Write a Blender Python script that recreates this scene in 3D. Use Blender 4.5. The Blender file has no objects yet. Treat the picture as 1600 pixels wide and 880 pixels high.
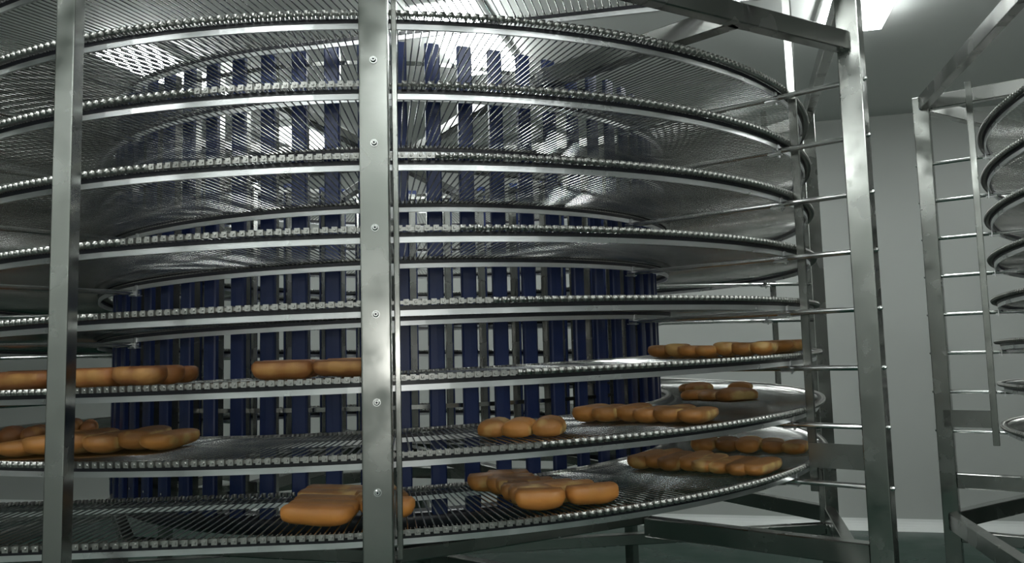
import bpy, math, random
from mathutils import Matrix, Vector
R_ = math.radians
random.seed(7)
scn = bpy.context.scene
col = scn.collection

# ------------------------------------------------------------------ camera
EYE = 1.75                      # camera height
CAMD = 4.506                    # camera distance from the spiral's axis
F_PX, YAW, PITCH, ROLL = 1245.0, R_(8.19), R_(5.28), R_(1.5)
cam_d = bpy.data.cameras.new('camera')
cam_d.sensor_width = 36.0
cam_d.lens = 36.0 * F_PX / 1600.0
cam_d.clip_start = 0.05
cam = bpy.data.objects.new('camera', cam_d)
col.objects.link(cam)
fwd = Vector((math.sin(YAW) * math.cos(PITCH), math.cos(YAW) * math.cos(PITCH), math.sin(PITCH)))
rt = Vector((math.cos(YAW), -math.sin(YAW), 0))
up = rt.cross(fwd)
rt2 = rt * math.cos(ROLL) - up * math.sin(ROLL)
up2 = up * math.cos(ROLL) + rt * math.sin(ROLL)
m = Matrix((rt2, up2, -fwd)).transposed().to_4x4()
m.translation = Vector((0, -CAMD, EYE))
cam.matrix_world = m
scn.camera = cam

# ------------------------------------------------------------------ world, exposure
w = bpy.data.worlds.new('world')
scn.world = w
w.use_nodes = True
w.node_tree.nodes['Background'].inputs[0].default_value = (0.5, 0.52, 0.52, 1)
w.node_tree.nodes['Background'].inputs[1].default_value = 0.05
vs = scn.view_settings
vs.view_transform = 'Standard'
vs.look = 'None'
vs.exposure = 0.9
vs.gamma = 1.0
vs.use_curve_mapping = False
LAMP = 14.0                      # emission strength of the ceiling lamps
# ceiling lamps, seen and added, in room coordinates (u away, v right): centre u, centre v, length
LAMPS = [(5.2, -3.9, 1.2), (5.2, -1.55, 1.2), (5.2, 1.04, 1.2), (5.2, 3.6, 1.2), (7.05, -3.85, 0.7),
         (1.2, -1.55, 1.2), (1.2, 1.04, 1.2),  # added pair out of view overhead, brightens the machine's front faces
         (-1.9, -3.9, 1.2), (-1.9, -1.55, 1.2), (-1.9, 1.04, 1.2), (-1.9, 3.6, 1.2)]  # added row behind the camera, lights the walls the rails reflect

# the photographer's flash: its glint shows at eye level on the front post
fl = bpy.data.lights.new('camera_flash', 'POINT')
fl.energy = 6.0
fl.shadow_soft_size = 0.03
fl.color = (1.0, 0.98, 0.94)
flo = bpy.data.objects.new('camera_flash', fl)
flo.location = (0.02, -CAMD, EYE + 0.02)
col.objects.link(flo)

# ------------------------------------------------------------------ materials
def new_mat(name):
    mt = bpy.data.materials.new(name)
    mt.use_nodes = True
    nt = mt.node_tree
    return mt, nt, nt.nodes['Principled BSDF']

def noise(nt, scale, detail=3.0, coord='Object', stretch=None):
    tc = nt.nodes.new('ShaderNodeTexCoord')
    n = nt.nodes.new('ShaderNodeTexNoise')
    n.inputs['Scale'].default_value = scale
    n.inputs['Detail'].default_value = detail
    if stretch:
        mp = nt.nodes.new('ShaderNodeMapping')
        mp.inputs['Scale'].default_value = stretch
        nt.links.new(tc.outputs[coord], mp.inputs[0])
        nt.links.new(mp.outputs[0], n.inputs['Vector'])
    else:
        nt.links.new(tc.outputs[coord], n.inputs['Vector'])
    return n

def ramp(nt, src, lo, hi, a, b):
    r = nt.nodes.new('ShaderNodeMapRange')
    r.inputs['From Min'].default_value = lo
    r.inputs['From Max'].default_value = hi
    r.inputs['To Min'].default_value = a
    r.inputs['To Max'].default_value = b
    nt.links.new(src, r.inputs['Value'])
    return r

def mixc(nt, fac, a, b):
    mx = nt.nodes.new('ShaderNodeMix')
    mx.data_type = 'RGBA'
    for s, v in ((mx.inputs[6], a), (mx.inputs[7], b)):
        if isinstance(v, tuple):
            s.default_value = (*v, 1)
        else:
            nt.links.new(v, s)
    nt.links.new(fac, mx.inputs[0])
    return mx

def steel(name, base, rough, var=0.12, scale=9.0, bump=0.05, stretch=None):
    mt, nt, b = new_mat(name)
    b.inputs['Metallic'].default_value = 1.0
    n = noise(nt, scale, 4.0, 'Object', stretch)
    r = ramp(nt, n.outputs['Fac'], 0.3, 0.7, max(0.04, rough - var), rough + var)
    nt.links.new(r.outputs[0], b.inputs['Roughness'])
    c = mixc(nt, n.outputs['Fac'], tuple(x * 0.88 for x in base), tuple(min(1, x * 1.08) for x in base))
    nt.links.new(c.outputs[2], b.inputs['Base Color'])
    if bump:
        bp = nt.nodes.new('ShaderNodeBump')
        bp.inputs['Strength'].default_value = bump
        bp.inputs['Distance'].default_value = 0.01
        nt.links.new(n.outputs['Fac'], bp.inputs['Height'])
        nt.links.new(bp.outputs[0], b.inputs['Normal'])
    return mt

M = {}
M['post'] = steel('post_steel', (0.35, 0.36, 0.34), 0.22, 0.12, 8.0, 0.05)
M['beam'] = steel('beam_steel', (0.33, 0.335, 0.32), 0.24, 0.08, 4.0, 0.03)
M['rod'] = steel('rod_steel', (0.47, 0.475, 0.46), 0.15, 0.05, 3.0, 0.0)
M['link'] = steel('link_steel', (0.40, 0.40, 0.38), 0.38, 0.08, 30.0, 0.0)
M['rail'] = steel('rail_steel', (0.78, 0.79, 0.80), 0.34, 0.08, 6.0, 0.03)
M['rung'] = steel('rung_steel', (0.66, 0.67, 0.66), 0.18, 0.05, 6.0, 0.02)

mt, nt, b = new_mat('black_plastic')
b.inputs['Base Color'].default_value = (0.012, 0.012, 0.018, 1)
b.inputs['Roughness'].default_value = 0.35
M['black'] = mt

mt, nt, b = new_mat('blue_plastic')
n = noise(nt, 4.0, 3.0, 'Object', (1, 1, 0.3))
c = mixc(nt, n.outputs['Fac'], (0.007, 0.017, 0.075), (0.012, 0.028, 0.115))
nt.links.new(c.outputs[2], b.inputs['Base Color'])
b.inputs['Roughness'].default_value = 0.36
M['blue'] = mt

mt, nt, b = new_mat('wall_panel')
n = noise(nt, 1.3, 4.0)
c = mixc(nt, n.outputs['Fac'], (0.49, 0.51, 0.485), (0.54, 0.56, 0.535))
nt.links.new(c.outputs[2], b.inputs['Base Color'])
b.inputs['Roughness'].default_value = 0.42
M['wall'] = mt

mt, nt, b = new_mat('ceiling_panel')
n = noise(nt, 1.1, 3.0)
c = mixc(nt, n.outputs['Fac'], (0.64, 0.66, 0.64), (0.70, 0.72, 0.70))
nt.links.new(c.outputs[2], b.inputs['Base Color'])
b.inputs['Roughness'].default_value = 0.5
M['ceiling'] = mt

mt, nt, b = new_mat('green_epoxy')
n = noise(nt, 2.2, 5.0)
c = mixc(nt, n.outputs['Fac'], (0.006, 0.036, 0.025), (0.010, 0.052, 0.036))
nt.links.new(c.outputs[2], b.inputs['Base Color'])
r = ramp(nt, n.outputs['Fac'], 0.3, 0.7, 0.22, 0.38)
nt.links.new(r.outputs[0], b.inputs['Roughness'])
b.inputs['Specular IOR Level'].default_value = 0.3
M['floor'] = mt

mt, nt, b = new_mat('coving')
b.inputs['Base Color'].default_value = (0.88, 0.90, 0.88, 1)
b.inputs['Roughness'].default_value = 0.3
M['coving'] = mt

mt, nt, b = new_mat('lamp_housing')
b.inputs['Base Color'].default_value = (0.75, 0.76, 0.75, 1)
b.inputs['Roughness'].default_value = 0.4
M['housing'] = mt

mt, nt, b = new_mat('lamp_diffuser')
b.inputs['Base Color'].default_value = (0.9, 0.9, 0.9, 1)
b.inputs['Emission Color'].default_value = (0.95, 1.0, 0.98, 1)
b.inputs['Emission Strength'].default_value = LAMP
M['lamp'] = mt
M['lamp_dim'] = mt.copy()
M['lamp_dim'].node_tree.nodes['Principled BSDF'].inputs['Emission Strength'].default_value = LAMP * 0.3

def bread_mat(name, crust_a, crust_b, crumb, tear_amt=0.85, scuff_amt=0.5):
    mt, nt, b = new_mat(name)
    tc = nt.nodes.new('ShaderNodeTexCoord')
    sep = nt.nodes.new('ShaderNodeSeparateXYZ')
    nt.links.new(tc.outputs['Generated'], sep.inputs[0])
    oi = nt.nodes.new('ShaderNodeObjectInfo')
    n = noise(nt, 9.0, 4.0)
    nt.links.new(oi.outputs['Random'], n.inputs['W']) if 'W' in n.inputs and n.noise_dimensions == '4D' else None
    n.noise_dimensions = '4D'
    mul = nt.nodes.new('ShaderNodeMath'); mul.operation = 'MULTIPLY'; mul.inputs[1].default_value = 37.0
    nt.links.new(oi.outputs['Random'], mul.inputs[0])
    nt.links.new(mul.outputs[0], n.inputs['W'])
    nz = nt.nodes.new('ShaderNodeMath'); nz.operation = 'MULTIPLY_ADD'; nz.inputs[1].default_value = 0.5
    nt.links.new(n.outputs['Fac'], nz.inputs[0]); nt.links.new(sep.outputs[2], nz.inputs[2])
    crust = mixc(nt, ramp(nt, nz.outputs[0], 0.75, 1.25, 0, 1).outputs[0], crust_b, crust_a)
    # torn flank: pale crumb where the roll was joined to its neighbour
    s = nt.nodes.new('ShaderNodeMath'); s.operation = 'SUBTRACT'; s.inputs[1].default_value = 0.5
    nt.links.new(sep.outputs[0], s.inputs[0])
    a = nt.nodes.new('ShaderNodeMath'); a.operation = 'ABSOLUTE'
    nt.links.new(s.outputs[0], a.inputs[0])
    n2 = noise(nt, 14.0, 2.0); n2.noise_dimensions = '4D'
    nt.links.new(mul.outputs[0], n2.inputs['W'])
    ad = nt.nodes.new('ShaderNodeMath'); ad.operation = 'MULTIPLY_ADD'; ad.inputs[1].default_value = 0.26
    nt.links.new(n2.outputs['Fac'], ad.inputs[0]); nt.links.new(a.outputs[0], ad.inputs[2])
    tear = ramp(nt, ad.outputs[0], 0.53, 0.61, 0, tear_amt)
    n4 = noise(nt, 11.0, 2.0); n4.noise_dimensions = '4D'
    nt.links.new(mul.outputs[0], n4.inputs['W'])
    scuff = ramp(nt, n4.outputs['Fac'], 0.58, 0.68, 0, scuff_amt)
    mxm = nt.nodes.new('ShaderNodeMath'); mxm.operation = 'MAXIMUM'
    nt.links.new(tear.outputs[0], mxm.inputs[0]); nt.links.new(scuff.outputs[0], mxm.inputs[1])
    hv = nt.nodes.new('ShaderNodeHueSaturation')
    nt.links.new(crust.outputs[2], hv.inputs['Color'])
    nt.links.new(ramp(nt, oi.outputs['Random'], 0, 1, 0.72, 1.25).outputs[0], hv.inputs['Value'])
    c = mixc(nt, mxm.outputs[0], hv.outputs[0], crumb)
    nt.links.new(c.outputs[2], b.inputs['Base Color'])
    b.inputs['Roughness'].default_value = 0.55
    bp = nt.nodes.new('ShaderNodeBump'); bp.inputs['Strength'].default_value = 0.25; bp.inputs['Distance'].default_value = 0.004
    n3 = noise(nt, 60.0, 3.0)
    nt.links.new(n3.outputs['Fac'], bp.inputs['Height']); nt.links.new(bp.outputs[0], b.inputs['Normal'])
    return mt
M['bread'] = bread_mat('bread_crust', (0.20, 0.090, 0.024), (0.42, 0.175, 0.038), (0.58, 0.42, 0.16))
M['bread_dark'] = bread_mat('bread_crust_dark', (0.20, 0.072, 0.020), (0.32, 0.125, 0.034), (0.46, 0.24, 0.07))

M['bread_whole'] = bread_mat('bread_crust_whole', (0.22, 0.090, 0.022), (0.47, 0.185, 0.036), (0.50, 0.30, 0.09), 0.1, 0.15)

# ------------------------------------------------------------------ mesh helpers
class MB:
    def __init__(self):
        self.v = []; self.f = []; self.mi = []; self.cur = 0
    def face(self, *idx):
        self.f.append(idx); self.mi.append(self.cur)
    def box(self, lo, hi, mat=None):
        b = len(self.v)
        for z in (lo[2], hi[2]):
            for y in (lo[1], hi[1]):
                for x in (lo[0], hi[0]):
                    p = Vector((x, y, z))
                    self.v.append(tuple(mat @ p) if mat else tuple(p))
        for q in ((0, 2, 3, 1), (4, 5, 7, 6), (0, 1, 5, 4), (2, 6, 7, 3), (0, 4, 6, 2), (1, 3, 7, 5)):
            self.face(*[b + i for i in q])
    def cyl(self, p0, p1, r, n=8, caps=True, r2=None):
        p0, p1 = Vector(p0), Vector(p1)
        d = (p1 - p0).normalized()
        a = Vector((0, 0, 1)) if abs(d.z) < 0.9 else Vector((1, 0, 0))
        x = d.cross(a).normalized(); y = d.cross(x)
        r2 = r if r2 is None else r2
        b = len(self.v)
        for c, rr in ((p0, r), (p1, r2)):
            for i in range(n):
                t = 2 * math.pi * i / n
                self.v.append(tuple(c + x * (rr * math.cos(t)) + y * (rr * math.sin(t))))
        for i in range(n):
            j = (i + 1) % n
            self.face(b + i, b + n + i, b + n + j, b + j)
        if caps:
            self.face(*[b + i for i in range(n)])
            self.face(*[b + n + n - 1 - i for i in range(n)])
    def sweep(self, sections, closed_ends=True):
        # sections: list of rings of points, all the same length
        b = len(self.v); n = len(sections[0])
        for s in sections:
            self.v.extend(tuple(p) for p in s)
        for k in range(len(sections) - 1):
            for i in range(n):
                j = (i + 1) % n
                self.face(b + k * n + i, b + k * n + j, b + (k + 1) * n + j, b + (k + 1) * n + i)
        if closed_ends:
            self.face(*[b + n - 1 - i for i in range(n)])
            e = b + (len(sections) - 1) * n
            self.face(*[e + i for i in range(n)])
    def add(self, other, mat):
        b = len(self.v)
        self.v.extend(tuple(mat @ Vector(p)) for p in other.v)
        for q, i in zip(other.f, other.mi):
            self.f.append(tuple(b + k for k in q)); self.mi.append(i)
    def mesh(self, name, mats, smooth=False):
        me = bpy.data.meshes.new(name)
        me.from_pydata(self.v, [], self.f)
        for mm in (mats if isinstance(mats, (list, tuple)) else [mats]):
            me.materials.append(mm)
        if any(self.mi):
            me.polygons.foreach_set('material_index', self.mi)
        if smooth:
            me.polygons.foreach_set('use_smooth', [True] * len(me.polygons))
        me.update()
        return me

def obj(name, me, parent=None, mat=None):
    o = bpy.data.objects.new(name, me)
    col.objects.link(o)
    if parent is not None:
        o.parent = parent
    if mat is not None:
        o.matrix_local = mat
    return o

def tag(o, label, cat, group=None):
    o['label'] = label; o['category'] = cat
    if group: o['group'] = group
    return o

def thing(name, label, cat, mat=None, group=None):
    o = bpy.data.objects.new(name, None)
    o.empty_display_size = 0.1
    col.objects.link(o)
    if mat is not None: o.matrix_world = mat
    return tag(o, label, cat, group)

def bevel(o, wdt=0.003, seg=1):
    md = o.modifiers.new('bevel', 'BEVEL'); md.width = wdt; md.segments = seg; md.limit_method = 'ANGLE'
    return o

def pol(r, th, z=0.0):
    a = R_(th)
    return Vector((r * math.sin(a), -r * math.cos(a), z))

def T(x, y, z): return Matrix.Translation((x, y, z))
def RZ(deg): return Matrix.Rotation(R_(deg), 4, 'Z')

def box_beam(name, p0, p1, wd, ht, material, parent, bev=0.004):
    """rectangular tube from p0 to p1 (centre line), as an object with its own frame"""
    p0, p1 = Vector(p0), Vector(p1)
    d = p1 - p0; L = d.length; d.normalize()
    side = Vector((0, 0, 1)).cross(d).normalized(); u = d.cross(side)
    mt = Matrix((d, side, u)).transposed().to_4x4(); mt.translation = p0
    mb = MB(); mb.box((0, -wd / 2, -ht / 2), (L, wd / 2, ht / 2))
    return bevel(obj(name, mb.mesh(name, material), parent, mt), bev)

# ------------------------------------------------------------------ the room
PHI = 22.0
U = Vector((math.sin(R_(PHI)), math.cos(R_(PHI)), 0)); V = Vector((math.cos(R_(PHI)), -math.sin(R_(PHI)), 0))
CAM0 = Vector((0, -CAMD, 0))
ROOM = Matrix((V, U, Vector((0, 0, 1)))).transposed().to_4x4(); ROOM.translation = CAM0   # local x = v, y = u
U0, U1, V0, V1, ZC = -3.0, 8.43, -10.5, 7.6, 4.03

def struct(name, lo, hi, material):
    mb = MB(); mb.box(lo, hi)
    o = obj(name, mb.mesh(name, material), None, ROOM)
    o['kind'] = 'structure'
    return o
t_ = 0.12
struct('floor', (V0, U0, -t_), (V1, U1, 0), M['floor'])
struct('ceiling', (V0, U0, ZC), (V1, U1, ZC + t_), M['ceiling'])
struct('wall_back', (V0, U1, 0), (V1, U1 + t_, ZC), M['wall'])
struct('wall_front', (V0, U0 - t_, 0), (V1, U0, ZC), M['wall'])
struct('wall_left', (V0 - t_, U0, 0), (V0, U1, ZC), M['wall'])
struct('wall_right', (V1, U0, 0), (V1 + t_, U1, ZC), M['wall'])
mb = MB()     # rounded pale coving where the back wall meets the floor
prof = [(0, 0), (-0.10, 0)] + [(-0.10 + 0.10 * math.sin(R_(a)) , 0.10 - 0.10 * math.cos(R_(a))) for a in range(15, 91, 15)] 
mb.sweep([[(x, U1 + dy, z) for dy, z in prof] for x in (V0, V1)])
o = obj('trim_1', mb.mesh('trim_1', M['coving']), None, ROOM); o['kind'] = 'structure'

# ------------------------------------------------------------------ ceiling lamps
LAMP_LABELS = {
 0: 'ceiling lamp panel glowing through the upper belt rods at far left', 1: 'ceiling lamp panel shining above the drum right of the bolted front post',
 2: 'bright ceiling lamp panel at top right beside the ladder-like post', 3: 'ceiling lamp panel above the neighbouring spiral at right',
 4: 'dimmer ceiling lamp panel close to the back wall behind the drum', 5: 'added overhead fill lamp panel nearest above the camera',
 6: 'added overhead fill lamp panel above the aisle right of the camera', 7: 'added fill lamp panel behind the camera at far left',
 8: 'added fill lamp panel behind the camera left of the middle', 9: 'added fill lamp panel behind the camera right of the middle',
 10: 'added fill lamp panel behind the camera at far right'}
for i, (cu, cv, L) in enumerate(LAMPS):
    P = CAM0 + U * cu + V * cv
    t = thing('ceiling_lamp', LAMP_LABELS[i], 'lamp', T(P.x, P.y, ZC) @ RZ(-PHI), 'ceiling lamp panels')
    mb = MB(); mb.box((-0.23, -L / 2 - 0.02, -0.06), (0.23, L / 2 + 0.02, 0.0))
    bevel(obj('housing', mb.mesh('housing', M['housing']), t), 0.008)
    mb = MB(); mb.box((-0.21, -L / 2, -0.10), (0.21, L / 2, -0.06))
    obj('diffuser', mb.mesh('diffuser', M['lamp_dim'] if i == 4 else M['lamp']), t)

# ------------------------------------------------------------------ spiral geometry
S = 0.2154                  # rise per turn
ZB0 = EYE - 0.487           # belt centre height at the front of the lowest tier
RO, RI = 2.20, 1.455        # belt edges
R_OUT_RAIL, R_IN_RAIL = 2.17, 1.49
TH0, TH1 = -5.0, 360 * 8 - 20.0
TS = -1.24                  # angle of the front post station
RP, RBAR = 2.476, 2.231
PITCHR = 0.0265
DTH = math.degrees(PITCHR / RO)
ROD_R = 0.0026
RUNG_R = 0.0105
def zb(th): return ZB0 + S * th / 360.0
RUNG_DZ = -0.0495           # rung centre below belt centre

def path_rods(infeed=2.6, outfeed=3.2):
    """frames of every belt rod: (matrix with x = travel, y = inward, z = up, origin on outer edge)"""
    out = []
    def fr(p, trav):
        x = Vector(trav).normalized(); y = Vector((0, 0, 1)).cross(x).normalized(); z = x.cross(y)
        mm = Matrix((x, y, z)).transposed().to_4x4(); mm.translation = p
        return mm
    a = R_(TH0); d0 = Vector((math.cos(a), math.sin(a), 0))
    for i in range(int(infeed / PITCHR), 0, -1):
        out.append(fr(pol(RO, TH0, zb(TH0)) - d0 * (i * PITCHR), d0))
    n = int((TH1 - TH0) / DTH)
    sl = S / (2 * math.pi * 1.9)
    for i in range(n + 1):
        th = TH0 + i * DTH
        a = R_(th)
        out.append(fr(pol(RO, th, zb(th)), (math.cos(a), math.sin(a), 0)))
    a = R_(TH1); d1 = Vector((math.cos(a), math.sin(a), 0))
    for i in range(1, int(outfeed / PITCHR)):
        out.append(fr(pol(RO, TH1, zb(TH1)) + d1 * (i * PITCHR), d1))
    return out
BW = RO - RI

def rod_mb():
    mb = MB()
    mb.cyl((0, -0.002, 0), (0, BW + 0.002, 0), ROD_R, 6, False)
    return mb
def link_mb(full=True):
    """U-shaped edge link with the rod's button head, on the outer edge (y = 0), opening inward"""
    mb = MB()
    h = 0.0085
    mb.box((-0.0080, -0.002, -h), (0.0080, 0.0, h))              # face plate
    mb.box((-0.0080, 0.0, -h), (-0.0062, 0.026, h))              # legs
    mb.box((0.0062, 0.0, -h), (0.0080, 0.026, h))
    mb.box((0.0080, 0.010, -h * 0.6), (0.0185, 0.0125, h * 0.6))   # tab into the next link
    mb.cyl((0, -0.0045, 0), (0, -0.0015, 0), 0.0032, 8, True, 0.0048)
    return mb
def link_in_mb():
    mb = MB()
    h = 0.0085
    p = PITCHR * RI / RO
    mb.box((-0.0072, BW - 0.002, -h), (0.0072, BW, h))
    mb.box((-0.0072, BW - 0.026, -h), (-0.0056, BW, h))
    mb.box((0.0056, BW - 0.026, -h), (0.0072, BW, h))
    mb.cyl((0, BW - 0.0005, 0), (0, BW + 0.002, 0), 0.0042, 6, True, 0.003)
    return mb

RODS = path_rods()
ROD, LINK, LINK_IN = rod_mb(), link_mb(), link_in_mb()

def join_stuff(name, src, frames, material, parent, smooth=False):
    """one mesh holding a copy of src per frame (numpy for speed)"""
    import numpy as np
    sv = np.array(src.v, dtype=np.float64); nv = len(sv)
    mats = np.array([[list(r) for r in f] for f in frames])
    vs_ = np.einsum('kij,nj->kni', mats[:, :3, :3], sv) + mats[:, None, :3, 3]
    vs_ = vs_.reshape(-1, 3)
    loops, starts, totals = [], [], []
    fl = [np.array(q) for q in src.f]
    cnt = sum(len(q) for q in fl)
    base_l = np.concatenate(fl); base_t = np.array([len(q) for q in fl]); base_s = np.concatenate(([0], np.cumsum(base_t)[:-1]))
    K = len(frames)
    L = (base_l[None, :] + (np.arange(K) * nv)[:, None]).ravel()
    st = (base_s[None, :] + (np.arange(K) * cnt)[:, None]).ravel()
    me = bpy.data.meshes.new(name)
    me.vertices.add(len(vs_)); me.vertices.foreach_set('co', vs_.ravel())
    me.loops.add(len(L)); me.loops.foreach_set('vertex_index', L.astype('int32'))
    me.polygons.add(len(st)); me.polygons.foreach_set('loop_start', st.astype('int32'))
    if smooth:
        me.polygons.foreach_set('use_smooth', [True] * len(st))
    me.materials.append(material)
    me.update(calc_edges=True); me.validate()
    o = obj(name, me, parent)
    o['kind'] = 'stuff'
    return o

def build_belt(label, near_parts, frames):
    belt = thing('conveyor_belt', label, 'conveyor belt')
    camp = Vector((0, -CAMD, EYE))
    idx = list(range(len(frames)))
    if near_parts:
        # the pieces that show largest: nearest to the eye and inside the picture
        def key(i):
            p = frames[i].translation
            d = p - camp
            z = d.dot(fwd)
            if z <= 0.1: return 1e9
            px, py = 800 + F_PX * d.dot(rt2) / z, 440 - F_PX * d.dot(up2) / z
            if not (-10 < px < 1610 and -10 < py < 890): return 1e8 + z
            return z
        order = sorted(idx, key=key)
        near = set(order[:300])
        rm = ROD.mesh('rod', M['rod'], True); lm = LINK.mesh('chain_link', M['link'])
        for i in sorted(near):
            obj('rod', rm, belt, frames[i])
            obj('chain_link', lm, belt, frames[i])
        rest = [frames[i] for i in idx if i not in near]
    else:
        rest = frames
    join_stuff('remaining_rods', ROD, rest, M['rod'], belt, True)
    join_stuff('outer_chain', LINK, rest, M['link'], belt)
    join_stuff('inner_chain', LINK_IN, frames, M['link'], belt)
    return belt

belt1 = build_belt('steel rod conveyor belt climbing in eight tiers around the blue slatted drum', True, RODS)

# ------------------------------------------------------------------ rails (track)
def helix_bar(r0, r1, z0, z1, a0, a1, n, slope=S):
    secs = []
    for i in range(n + 1):
        th = a0 + (a1 - a0) * i / n
        dz = slope * th / 360.0
        secs.append([pol(r0, th, dz + z0), pol(r1, th, dz + z0), pol(r1, th, dz + z1), pol(r0, th, dz + z1)])
    mb = MB(); mb.sweep(secs)
    return mb
def straight_bar(r0, r1, z0, z1, th, L0, L1, zc):
    a = R_(th); d = Vector((math.cos(a), math.sin(a), 0))
    secs = []
    for L in (L0, L1):
        secs.append([pol(r0, th, zc + z0) + d * L, pol(r1, th, zc + z0) + d * L, pol(r1, th, zc + z1) + d * L, pol(r0, th, zc + z1) + d * L])
    mb = MB(); mb.sweep(secs)
    return mb
RAIL_Z = (-0.0385, -0.0205); WEAR_Z = (-0.0215, -0.0087)
def build_track(label, out_len=3.2, in_len=2.6):
    tr = thing('belt_track', label, 'rail')
    gap = 0.12
    kinds = (('outer_rail', R_OUT_RAIL), ('inner_rail', R_IN_RAIL))
    for nm, rr in kinds:
        rme = helix_bar(rr - 0.004, rr + 0.004, *RAIL_Z, gap, 45 - gap, 18).mesh(nm, M['rail'])
        wme = helix_bar(rr - 0.011, rr + 0.006, *WEAR_Z, gap * 0.2, 45 - gap * 0.2, 18).mesh('wear_strip', M['black'])
        j = 0
        while TS + 45 * (j + 1) < TH1:
            th = TS + 45 * j
            mt = T(0, 0, zb(th)) @ RZ(th)
            o = obj(nm, rme, tr, mt)
            obj('wear_strip', wme, o)
            j += 1
        th = TS + 45 * j
        # ends: last short arc, outfeed and infeed straights
        o = obj(nm, helix_bar(rr - 0.004, rr + 0.004, *RAIL_Z, 0.1, TH1 - th, 10).mesh(nm, M['rail']), tr, T(0, 0, zb(th)) @ RZ(th))
        obj('wear_strip', helix_bar(rr - 0.011, rr + 0.006, *WEAR_Z, 0.1, TH1 - th, 10).mesh('wear_strip', M['black']), o)
        o = obj(nm, helix_bar(rr - 0.004, rr + 0.004, *RAIL_Z, 0.0, TS - TH0 - 0.1, 4).mesh(nm, M['rail']), tr, T(0, 0, zb(TH0)) @ RZ(TH0))
        obj('wear_strip', helix_bar(rr - 0.011, rr + 0.006, *WEAR_Z, 0.0, TS - TH0, 4).mesh('wear_strip', M['black']), o)
        for (ta, L0, L1) in ((TH1, 0, out_len), (TH0, -in_len, 0.0)):
            o = obj(nm, straight_bar(rr - 0.004, rr + 0.004, *RAIL_Z, ta, L0, L1, zb(ta)).mesh(nm, M['rail']), tr)
            obj('wear_strip', straight_bar(rr - 0.011, rr + 0.006, *WEAR_Z, ta, L0, L1, zb(ta)).mesh('wear_strip', M['black']), o)
    return tr
track1 = build_track('polished flat steel rails carrying the belt around the blue drum')

# ------------------------------------------------------------------ drum
NSLAT = 68
DRUM_Z0, DRUM_Z1 = 1.16, 2.995
RD = 1.431
def build_drum(label):
    dr = thing('drum', label, 'drum')
    mb = MB(); h0, h1 = DRUM_Z0, DRUM_Z1
    # blue cap strip with softly rounded front edges
    wd = 0.030
    prof = [(-wd, -RD + 0.022), (-wd, -RD + 0.006), (-wd + 0.005, -RD + 0.001), (0, -RD), (wd - 0.005, -RD + 0.001), (wd, -RD + 0.006), (wd, -RD + 0.022)]
    mb.sweep([[(x, y, z) for x, y in prof] for z in (h0, h1)])
    slat = mb.mesh('slat', M['blue'])
    mb = MB(); mb.box((-0.022, -RD + 0.022, h0 + 0.01), (0.022, -RD + 0.030, h1 - 0.03))
    mb.box((0.020, -RD + 0.022, h0 + 0.01), (0.024, -RD + 0.055, h1 - 0.03))
    upr = mb.mesh('upright', M['beam'])
    mb = MB(); mb.cyl((0, -RD - 0.003, h0 + 0.07), (0, -RD + 0.003, h0 + 0.07), 0.005, 8)
    scr = mb.mesh('screw', M['rung'])
    for i in range(NSLAT):
        s = obj('slat', slat, dr, RZ(TS + 360.0 * (i + 0.35) / NSLAT))
        obj('upright', upr, s); obj('screw', scr, s)
    for z in (1.24, 1.56, 2.93):
        mb = MB(); n = 96
        secs = []
        rr = RD - 0.062
        mb.v = []; 
        for i in range(n):
            th = 360.0 * i / n
            mb.v += [tuple(pol(rr, th, z - 0.008)), tuple(pol(rr + 0.006, th, z - 0.008)), tuple(pol(rr + 0.006, th, z + 0.008)), tuple(pol(rr, th, z + 0.008))]
        for i in range(n):
            a, b2 = 4 * i, 4 * ((i + 1) % n)
            for k in range(4):
                l = (k + 1) % 4
                mb.face(a + k, b2 + k, b2 + l, a + l)
        obj('hoop', mb.mesh('hoop', M['beam']), dr)
    # dark rounded foot ring under the slats
    mb = MB(); n = 96
    prof = [(RD - 0.003, 1.165), (RD - 0.004, 1.135), (RD - 0.02, 1.105), (RD - 0.055, 1.085), (RD - 0.12, 1.08), (RD - 0.12, 1.165)]
    k = len(prof)
    for i in range(n):
        th = 360.0 * i / n
        mb.v += [tuple(pol(r, th, z)) for r, z in prof]
    for i in range(n):
        a, b2 = k * i, k * ((i + 1) % n)
        for q in range(k):
            l = (q + 1) % k
            mb.face(a + q, b2 + q, b2 + l, a + l)
    obj('foot_ring', mb.mesh('foot_ring', M['black'], True), dr)
    for z in (1.26, 2.86):
        for k in range(4):
            th = 20 + 45 * k
            box_beam('spoke', pol(RD - 0.07, th, z), pol(-(RD - 0.07), th, z), 0.05, 0.05, M['beam'], dr)
    mb = MB(); mb.cyl((0, 0, 1.0), (0, 0, 3.05), 0.045, 20)
    obj('shaft', mb.mesh('shaft', M['beam'], False), dr)
    return dr
drum1 = build_drum('tall rotating drum of blue vertical slats inside the rod belt spiral')

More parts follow.
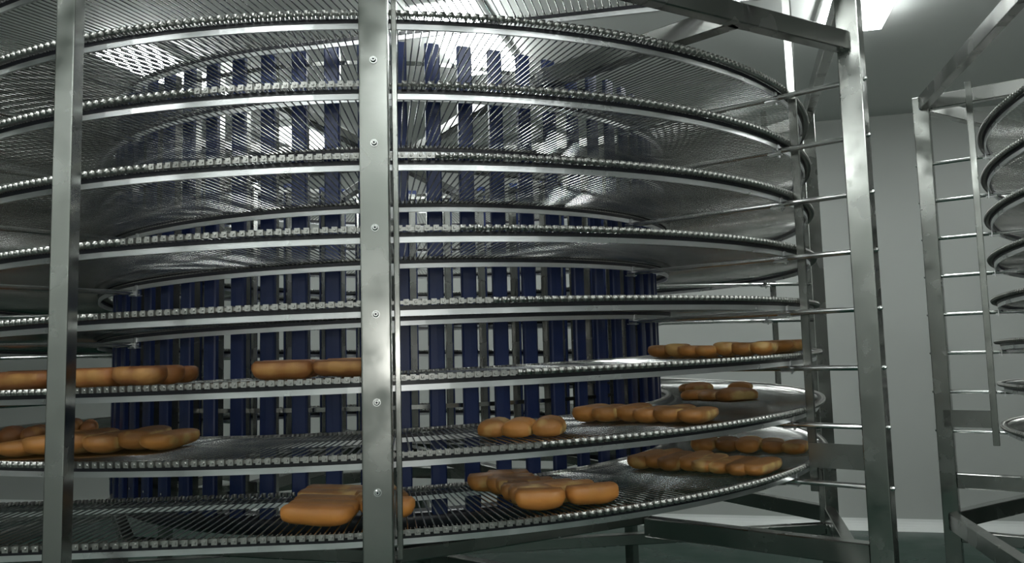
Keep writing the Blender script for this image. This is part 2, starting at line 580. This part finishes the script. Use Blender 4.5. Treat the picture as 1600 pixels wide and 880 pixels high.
# ------------------------------------------------------------------ post stations
POST_TOP = 3.17
def station_meshes():
    d = {}
    mb = MB(); mb.box((-0.037, -0.041, 0), (0.037, 0.041, POST_TOP)); d['post'] = mb.mesh('post', M['post'])
    mb = MB(); mb.box((-0.008, -0.016, 1.20), (0.008, 0.016, POST_TOP + 0.03)); d['bar'] = mb.mesh('hanger_bar', M['post'])
    mb = MB(); mb.cyl((0, -(RP + 0.040), 0), (0, -(RI + 0.02), 0), RUNG_R, 14); d['rung'] = mb.mesh('rung', M['rung'], False)
    mb = MB(); mb.cyl((0, -(RP + 0.041), 0), (0, -(RP + 0.044), 0), 0.0098, 18)
    mb.cyl((0, -(RP + 0.044), 0), (0, -(RP + 0.0505), 0), 0.0075, 14, True, 0.0052)
    mb.cur = 1; mb.cyl((0, -(RP + 0.050), 0), (0, -(RP + 0.0512), 0), 0.0027, 6)
    d['bolt'] = mb.mesh('bolt', [M['rung'], M['black']])
    mb = MB()
    mb.box((0.008, -R_OUT_RAIL - 0.008, -0.022), (0.026, -R_OUT_RAIL - 0.004, 0.030))
    mb.box((-0.016, -R_OUT_RAIL - 0.02, -0.014), (0.018, -R_OUT_RAIL + 0.03, -0.0105))
    d['brk_o'] = mb.mesh('bracket', M['rail'])
    mb = MB()
    mb.box((0.008, -R_IN_RAIL - 0.008, -0.016), (0.026, -R_IN_RAIL - 0.004, 0.030))
    mb.box((-0.016, -R_IN_RAIL - 0.02, -0.014), (0.018, -R_IN_RAIL + 0.02, -0.0105))
    d['brk_i'] = mb.mesh('bracket', M['rail'])
    mb = MB(); mb.box((0.030, -RP + 0.0, 1.292), (0.037, -RBAR + 0.012, 1.385)); d['tie'] = mb.mesh('tie_plate', M['beam'])
    mb = MB(); mb.box((-0.07, -0.075, 0.0), (0.07, 0.075, 0.012)); d['foot'] = mb.mesh('foot_plate', M['beam'])
    return d
SM = station_meshes()
for k_ in ('post', 'bar'):
    pass
def build_station(j, label, base=Matrix(), group=None, rot=0.0):
    th = TS + 45 * j
    st = thing('support_post', label, 'post', base @ RZ(th), group)
    p = obj('post', SM['post'], st, T(0, -RP, 0)); bevel(p, 0.004, 2)
    obj('foot_plate', SM['foot'], st, T(0, -RP, 0))
    h = obj('hanger_bar', SM['bar'], st, T(0.046, -RBAR, 0)); bevel(h, 0.002)
    obj('tie_plate', SM['tie'], st)
    # tiers carried at this angle: all turns whose belt passes here
    k = 0
    tt = th % 360 if th >= TS else th + 360
    a = th if th >= TS - 1e-6 else th + 360
    while a < TH1 - 5:
        z = zb(a) + RUNG_DZ
        r = obj('rung', SM['rung'], st, T(0, 0, z))
        obj('bolt', SM['bolt'], r)
        obj('bracket', SM['brk_o'], r); obj('bracket', SM['brk_i'], r)
        a += 360
    return st
ST_LABELS = [
 'wide polished steel post with a column of bolts standing in front of the blue drum',
 'ladder-like steel post with round rungs at the right end of the large spiral',
 'dark steel post with rungs standing just behind the ladder-like right post',
 'steel post with rungs behind the right side of the blue drum',
 'steel post with rungs directly behind the blue drum, glimpsed between its slats',
 'steel post with rungs behind the left side of the blue drum',
 'steel post with rungs at the far left of the large spiral, behind the belts',
 'steel post outside the left edge whose rungs end left of the blue drum']
for j in range(8):
    build_station(j, ST_LABELS[j], group='support posts of the large spiral')

# ------------------------------------------------------------------ frames
def build_frames(lab_top, lab_base, base=Matrix(), deck=True):
    tf = thing('top_frame', lab_top, 'frame', base)
    zt = 3.13
    for j in range(8):
        a, b2 = TS + 45 * j, TS + 45 * (j + 1)
        if deck and j in (0, 7):
            pass
        p0, p1 = pol(RP, a, zt), pol(RP, b2, zt)
        d = (p1 - p0).normalized() * 0.04
        box_beam('top_beam', p0 + d, p1 - d, 0.05, 0.08, M['beam'], tf)
    if deck:
        p0, p1 = pol(RP, TS, 2.894), pol(RP, TS + 45, 2.894)
        d = (p1 - p0).normalized() * 0.035
        box_beam('deck_beam', p0 + d, p1 - d, 0.05, 0.075, M['beam'], tf)
        q = Vector((1.165, -2.0, 2.894))
        box_beam('cross_beam', q, q + Vector((-0.56, 0.70, 0)), 0.06, 0.075, M['beam'], tf)
    else:
        for j in range(8):
            a = TS + 45 * j
            box_beam('radial_beam', pol(RP - 0.04, a, zt), pol(0.12, a, zt), 0.05, 0.08, M['beam'], tf)
    bf = thing('base_frame', lab_base, 'frame', base)
    for j in range(8):
        a, b2 = TS + 45 * j, TS + 45 * (j + 1)
        p0, p1 = pol(RP, a, 0.78), pol(RP, b2, 0.78)
        d = (p1 - p0).normalized() * 0.04
        box_beam('outer_beam', p0 + d, p1 - d, 0.06, 0.09, M['beam'], bf)
        p0, p1 = pol(1.50, a, 1.035), pol(1.50, b2, 1.035)
        box_beam('inner_beam', p0, p1, 0.05, 0.05, M['beam'], bf)
        box_beam('radial_beam', pol(RP - 0.04, a, 1.0), pol(1.52, a, 1.0), 0.06, 0.08, M['beam'], bf)
        if j < 4:
            box_beam('floor_beam', pol(RP - 0.04, a, 0.70), pol(-(RP - 0.04), a, 0.70), 0.06, 0.06, M['beam'], bf)
    mb = MB(); mb.cyl((0, 0, 0), (0, 0, 1.0), 0.16, 24)
    obj('pedestal', mb.mesh('pedestal', M['beam']), bf)
    return tf, bf
build_frames('steel beams joining the post tops above the large spiral', 'steel base beams under the lowest tier of the large spiral')

# slim plain post near the left edge
fp = thing('frame_post', 'plain square steel post without bolts near the left edge', 'post', T(*pol(2.45, -20.6)) @ RZ(-8.7))
mb = MB(); mb.box((-0.025, -0.025, 0.0), (0.025, 0.025, 3.5)); bevel(obj('tube', mb.mesh('tube', M['post']), fp), 0.003, 2)
mb = MB(); mb.box((-0.06, -0.06, 0.0), (0.06, 0.06, 0.01)); obj('foot_plate', mb.mesh('foot_plate', M['beam']), fp)
mb = MB(); mb.box((-0.025, 0.025, 1.15), (0.025, 0.32, 1.19)); obj('bracket_arm', mb.mesh('bracket_arm', M['beam']), fp)

# ------------------------------------------------------------------ neighbouring spiral at the right
A2 = T(4.80, -2.10, 0); ROT2 = 135.0
base2 = A2 @ RZ(2.5)
def copy_tree(o, parent=None):
    c = o.copy(); col.objects.link(c)
    c.parent = parent
    c.matrix_local = o.matrix_local
    for ch in list(o.children):
        copy_tree(ch, c)
    return c
fr2 = path_rods(1.0, 0.8)
belt2 = build_belt('steel rod belt tiers of the neighbouring spiral cut by the right edge', False, fr2)
belt2.matrix_world = A2 @ RZ(ROT2)
track2 = build_track('steel rails under the belts of the neighbouring spiral at right edge', 0.8, 1.0)
track2.matrix_world = A2 @ RZ(ROT2)
drum2 = copy_tree(drum1); drum2.matrix_world = A2 @ RZ(10)
drum2['label'] = 'blue slatted drum inside the neighbouring spiral beyond the right edge'
def station2(j, label):
    th = TS + 45 * j
    st = thing('support_post', label, 'post', base2 @ RZ(th), 'support posts of the neighbouring spiral')
    bevel(obj('post', SM['post'], st, T(0, -RP, 0)), 0.004, 2)
    obj('foot_plate', SM['foot'], st, T(0, -RP, 0))
    bevel(obj('hanger_bar', SM['bar'], st, T(0.046, -RBAR, 0)), 0.002)
    obj('tie_plate', SM['tie'], st)
    a = (th + 2.5 - ROT2)
    while a < TH0: a += 360
    while a < TH1 - 5:
        z = zb(a) + RUNG_DZ
        r = obj('rung', SM['rung'], st, T(0, 0, z))
        obj('bolt', SM['bolt'], r); obj('bracket', SM['brk_o'], r); obj('bracket', SM['brk_i'], r)
        a += 360
station2(-3, 'ladder-like steel post with bright rungs on the neighbouring spiral at right')
station2(-2, 'steel post of the neighbouring spiral closer to the camera, past the right edge')
station2(-4, 'steel post of the neighbouring spiral farther back, past the right edge')
build_frames('steel top beams meeting at the post of the neighbouring spiral', 'steel base beams under the neighbouring spiral at lower right', base2, deck=False)

# ------------------------------------------------------------------ bread
def roll_mesh(name, L, wd, h, material, seed=0, flip=True):
    """soft finger roll: axis along y, flat bottom at z = 0"""
    rnd = random.Random(seed)
    mb = MB(); nu, nv = 14, 16
    ph = [rnd.uniform(0, 6.28) for _ in range(4)]
    rings = []
    for i in range(nu + 1):
        t = -1 + 2 * i / nu
        e = (1 - abs(t) ** 4.5) ** 0.5 if abs(t) < 1 else 0.0
        e = max(e, 0.05)
        yy = t * L / 2
        ww = wd / 2 * (0.55 + 0.45 * e) if e > 0.06 else wd / 2 * 0.30
        hh = h * (0.45 + 0.55 * e) if e > 0.06 else h * 0.5
        zc = h * 0.42
        ring = []
        for k in range(nv):
            a = 2 * math.pi * k / nv
            ca, sa = math.cos(a), math.sin(a)
            x = ww * math.copysign(abs(ca) ** 0.9, ca)
            if sa >= 0:
                z = zc + (hh - zc) * sa ** 0.95 if hh > zc else zc
            else:
                z = zc - (zc if e > 0.06 else zc * 0.6) * min(1.0, abs(sa) ** 0.45)
            wob = 1 + 0.045 * math.sin(3 * yy / L * 6.28 + ph[0]) + 0.02 * math.sin(2 * a + ph[1] + t * 2)
            ring.append((x * wob, yy, max(0.0, z * (1 + 0.03 * math.sin(t * 4 + ph[2])))))
        rings.append(ring)
    if flip:      # lying upside down: flat sole up, rounded crust underneath
        top = max(p[2] for ring in rings for p in ring)
        rings = [[(-x, y, top - z) for x, y, z in ring] for ring in rings]
    mb.sweep(rings)
    return mb.mesh(name, material, True)
ROLLS = {}
def get_roll(L, wd, h, mname, seed, flip):
    key = (round(L, 2), round(wd, 3), round(h, 3), mname, seed % 3, flip)
    if key not in ROLLS:
        ROLLS[key] = roll_mesh('bread_roll', L, wd, h, M[mname], seed % 3 + int(L * 1000), flip)
    return ROLLS[key]

def batch(label, k, p0, p1, mode, n, rows=1, L=0.2, h=0.058, mname='bread', pitch=0.085, cat='bread', skew=0.0, over=1.10, flip=True):
    """p0 -> p1: front edge on the belt (as seen from the camera); 'side': n rolls side by side along it, their
    axes pointing away; 'grid': n columns along it of rows rolls one behind the other, axes along it"""
    a, b2 = Vector((p0[0], p0[1], 0)), Vector((p1[0], p1[1], 0))
    d = (b2 - a); W = d.length; d.normalize()
    away = Vector((-d.y, d.x, 0))
    if away.y < 0: away = -away
    c0 = (a + b2) / 2
    def hz(p):
        th = math.degrees(math.atan2(p.x, -p.y))
        return zb(360 * k + th) + ROD_R + 0.0005
    org = Vector((c0.x, c0.y, hz(c0)))
    t = thing('bread_batch', label, cat, T(*org), 'bread batches on the belt tiers')
    if mode == 'side':
        pw = W / n
        for i in range(n):
            hh = h * random.uniform(0.82, 1.12)
            me = get_roll(L, pw * over, round(hh, 3), mname, i, flip)
            c = a + d * (pw * (i + 0.5)) + away * (L / 2 + random.uniform(-0.015, 0.02))
            ang = math.degrees(math.atan2(away.y, away.x)) - 90 + random.uniform(-7, 7)
            obj('bread_roll', me, t, T(c.x - org.x, c.y - org.y, hz(c) - org.z) @ RZ(ang))
    else:
        pl = W / n
        for i in range(n):
            for q in range(rows):
                hh = h * random.uniform(0.93, 1.07)
                me = get_roll(pl * 1.0, pitch * 1.05, round(hh, 3), 'bread_whole' if q == 0 and mname == 'bread' else mname, i + q, flip)
                c = a + d * (pl * (i + 0.5) + skew * q * pitch + random.uniform(-0.006, 0.006)) + away * (pitch * (q + 0.5))
                ang = math.degrees(math.atan2(d.y, d.x)) - 90 + random.uniform(-2, 2)
                obj('bread_roll', me, t, T(c.x - org.x, c.y - org.y, hz(c) - org.z) @ RZ(ang))
    return t
# lowest tier
batch('stack of five golden finger rolls left of the front post on the lowest tier', 0, (-0.364, -2.03), (-0.150, -2.12), 'grid', 1, 5, h=0.062, pitch=0.085, skew=-0.35)
batch('golden rolls half hidden behind the bolted front post on the lowest tier', 0, (-0.125, -2.03), (0.040, -2.04), 'grid', 1, 4, h=0.062, pitch=0.085, skew=-0.25)
batch('left column of joined golden rolls right of the front post, lowest tier', 0, (0.345, -2.07), (0.500, -2.09), 'grid', 1, 6, h=0.062, pitch=0.082, skew=-0.25)
batch('right column of joined golden rolls right of the front post, lowest tier', 0, (0.520, -2.07), (0.690, -2.03), 'grid', 1, 6, h=0.062, pitch=0.082, skew=-0.45)
batch('long brown strip of rolls at the outer right of the lowest tier', 0, (0.872, -1.431), (1.263, -1.79), 'side', 8, L=0.26, h=0.058, over=1.35)
batch('paler strip of joined rolls behind the long brown strip on the lowest tier', 0, (1.266, -1.094), (1.672, -1.345), 'side', 5, L=0.18, h=0.06)
# second tier
batch('three round buns in a row right of the front post on the second tier', 1, (0.244, -1.90), (0.490, -2.02), 'side', 3, L=0.13, h=0.066, flip=False)
batch('strip of brown rolls right of the drum centre on the second tier', 1, (0.616, -1.612), (0.998, -1.930), 'side', 6, L=0.20, h=0.058, over=1.2)
batch('small cluster of three rolls right of the drum on the second tier', 1, (1.335, -0.80), (1.463, -1.076), 'side', 3, L=0.20, h=0.055, flip=False)
batch('single round bun lying farthest right on the second tier', 1, (1.731, -0.44), (1.830, -0.494), 'side', 1, L=0.12, h=0.055, flip=False)
batch('small pair of rolls at the right edge of the drum on the second tier', 1, (1.47, -0.33), (1.53, -0.46), 'side', 2, L=0.16, h=0.055, flip=False)
batch('wide batch of yellow torn rolls at the left of the second tier', 1, (-1.29, -1.70), (-0.735, -1.77), 'side', 6, L=0.26, h=0.062, over=1.25)
batch('dark rolls behind the yellow torn batch at far left on the second tier', 1, (-1.75, -1.10), (-1.42, -1.02), 'side', 4, L=0.2, h=0.062, flip=False, mname='bread_dark')
batch('small dark heap of rolls beside the left edge of the drum on the second tier', 1, (-1.48, -0.66), (-1.36, -0.62), 'side', 2, L=0.2, h=0.075, flip=False, mname='bread_dark')
# third tier
batch('long strip of brown rolls right of the drum on the third tier', 2, (1.00, -1.34), (1.37, -1.66), 'side', 7, L=0.16, h=0.052, over=1.25)
batch('pale yellow rolls behind the right ladder-like post on the third tier', 2, (1.62, -1.32), (1.78, -1.22), 'side', 2, L=0.16, h=0.052)
batch('long smooth brown batch left of the drum centre on the third tier', 2, (-1.08, -1.72), (-0.76, -1.84), 'grid', 2, 3, h=0.06, mname='bread_dark')
batch('smooth brown batch ending at the front post on the third tier', 2, (-0.47, -1.90), (-0.08, -1.95), 'grid', 2, 3, h=0.058, mname='bread_dark')
batch('brown rolls at the left edge of the picture on the third tier', 2, (-1.45, -1.52), (-1.17, -1.68), 'grid', 1, 3, h=0.062, mname='bread_dark')
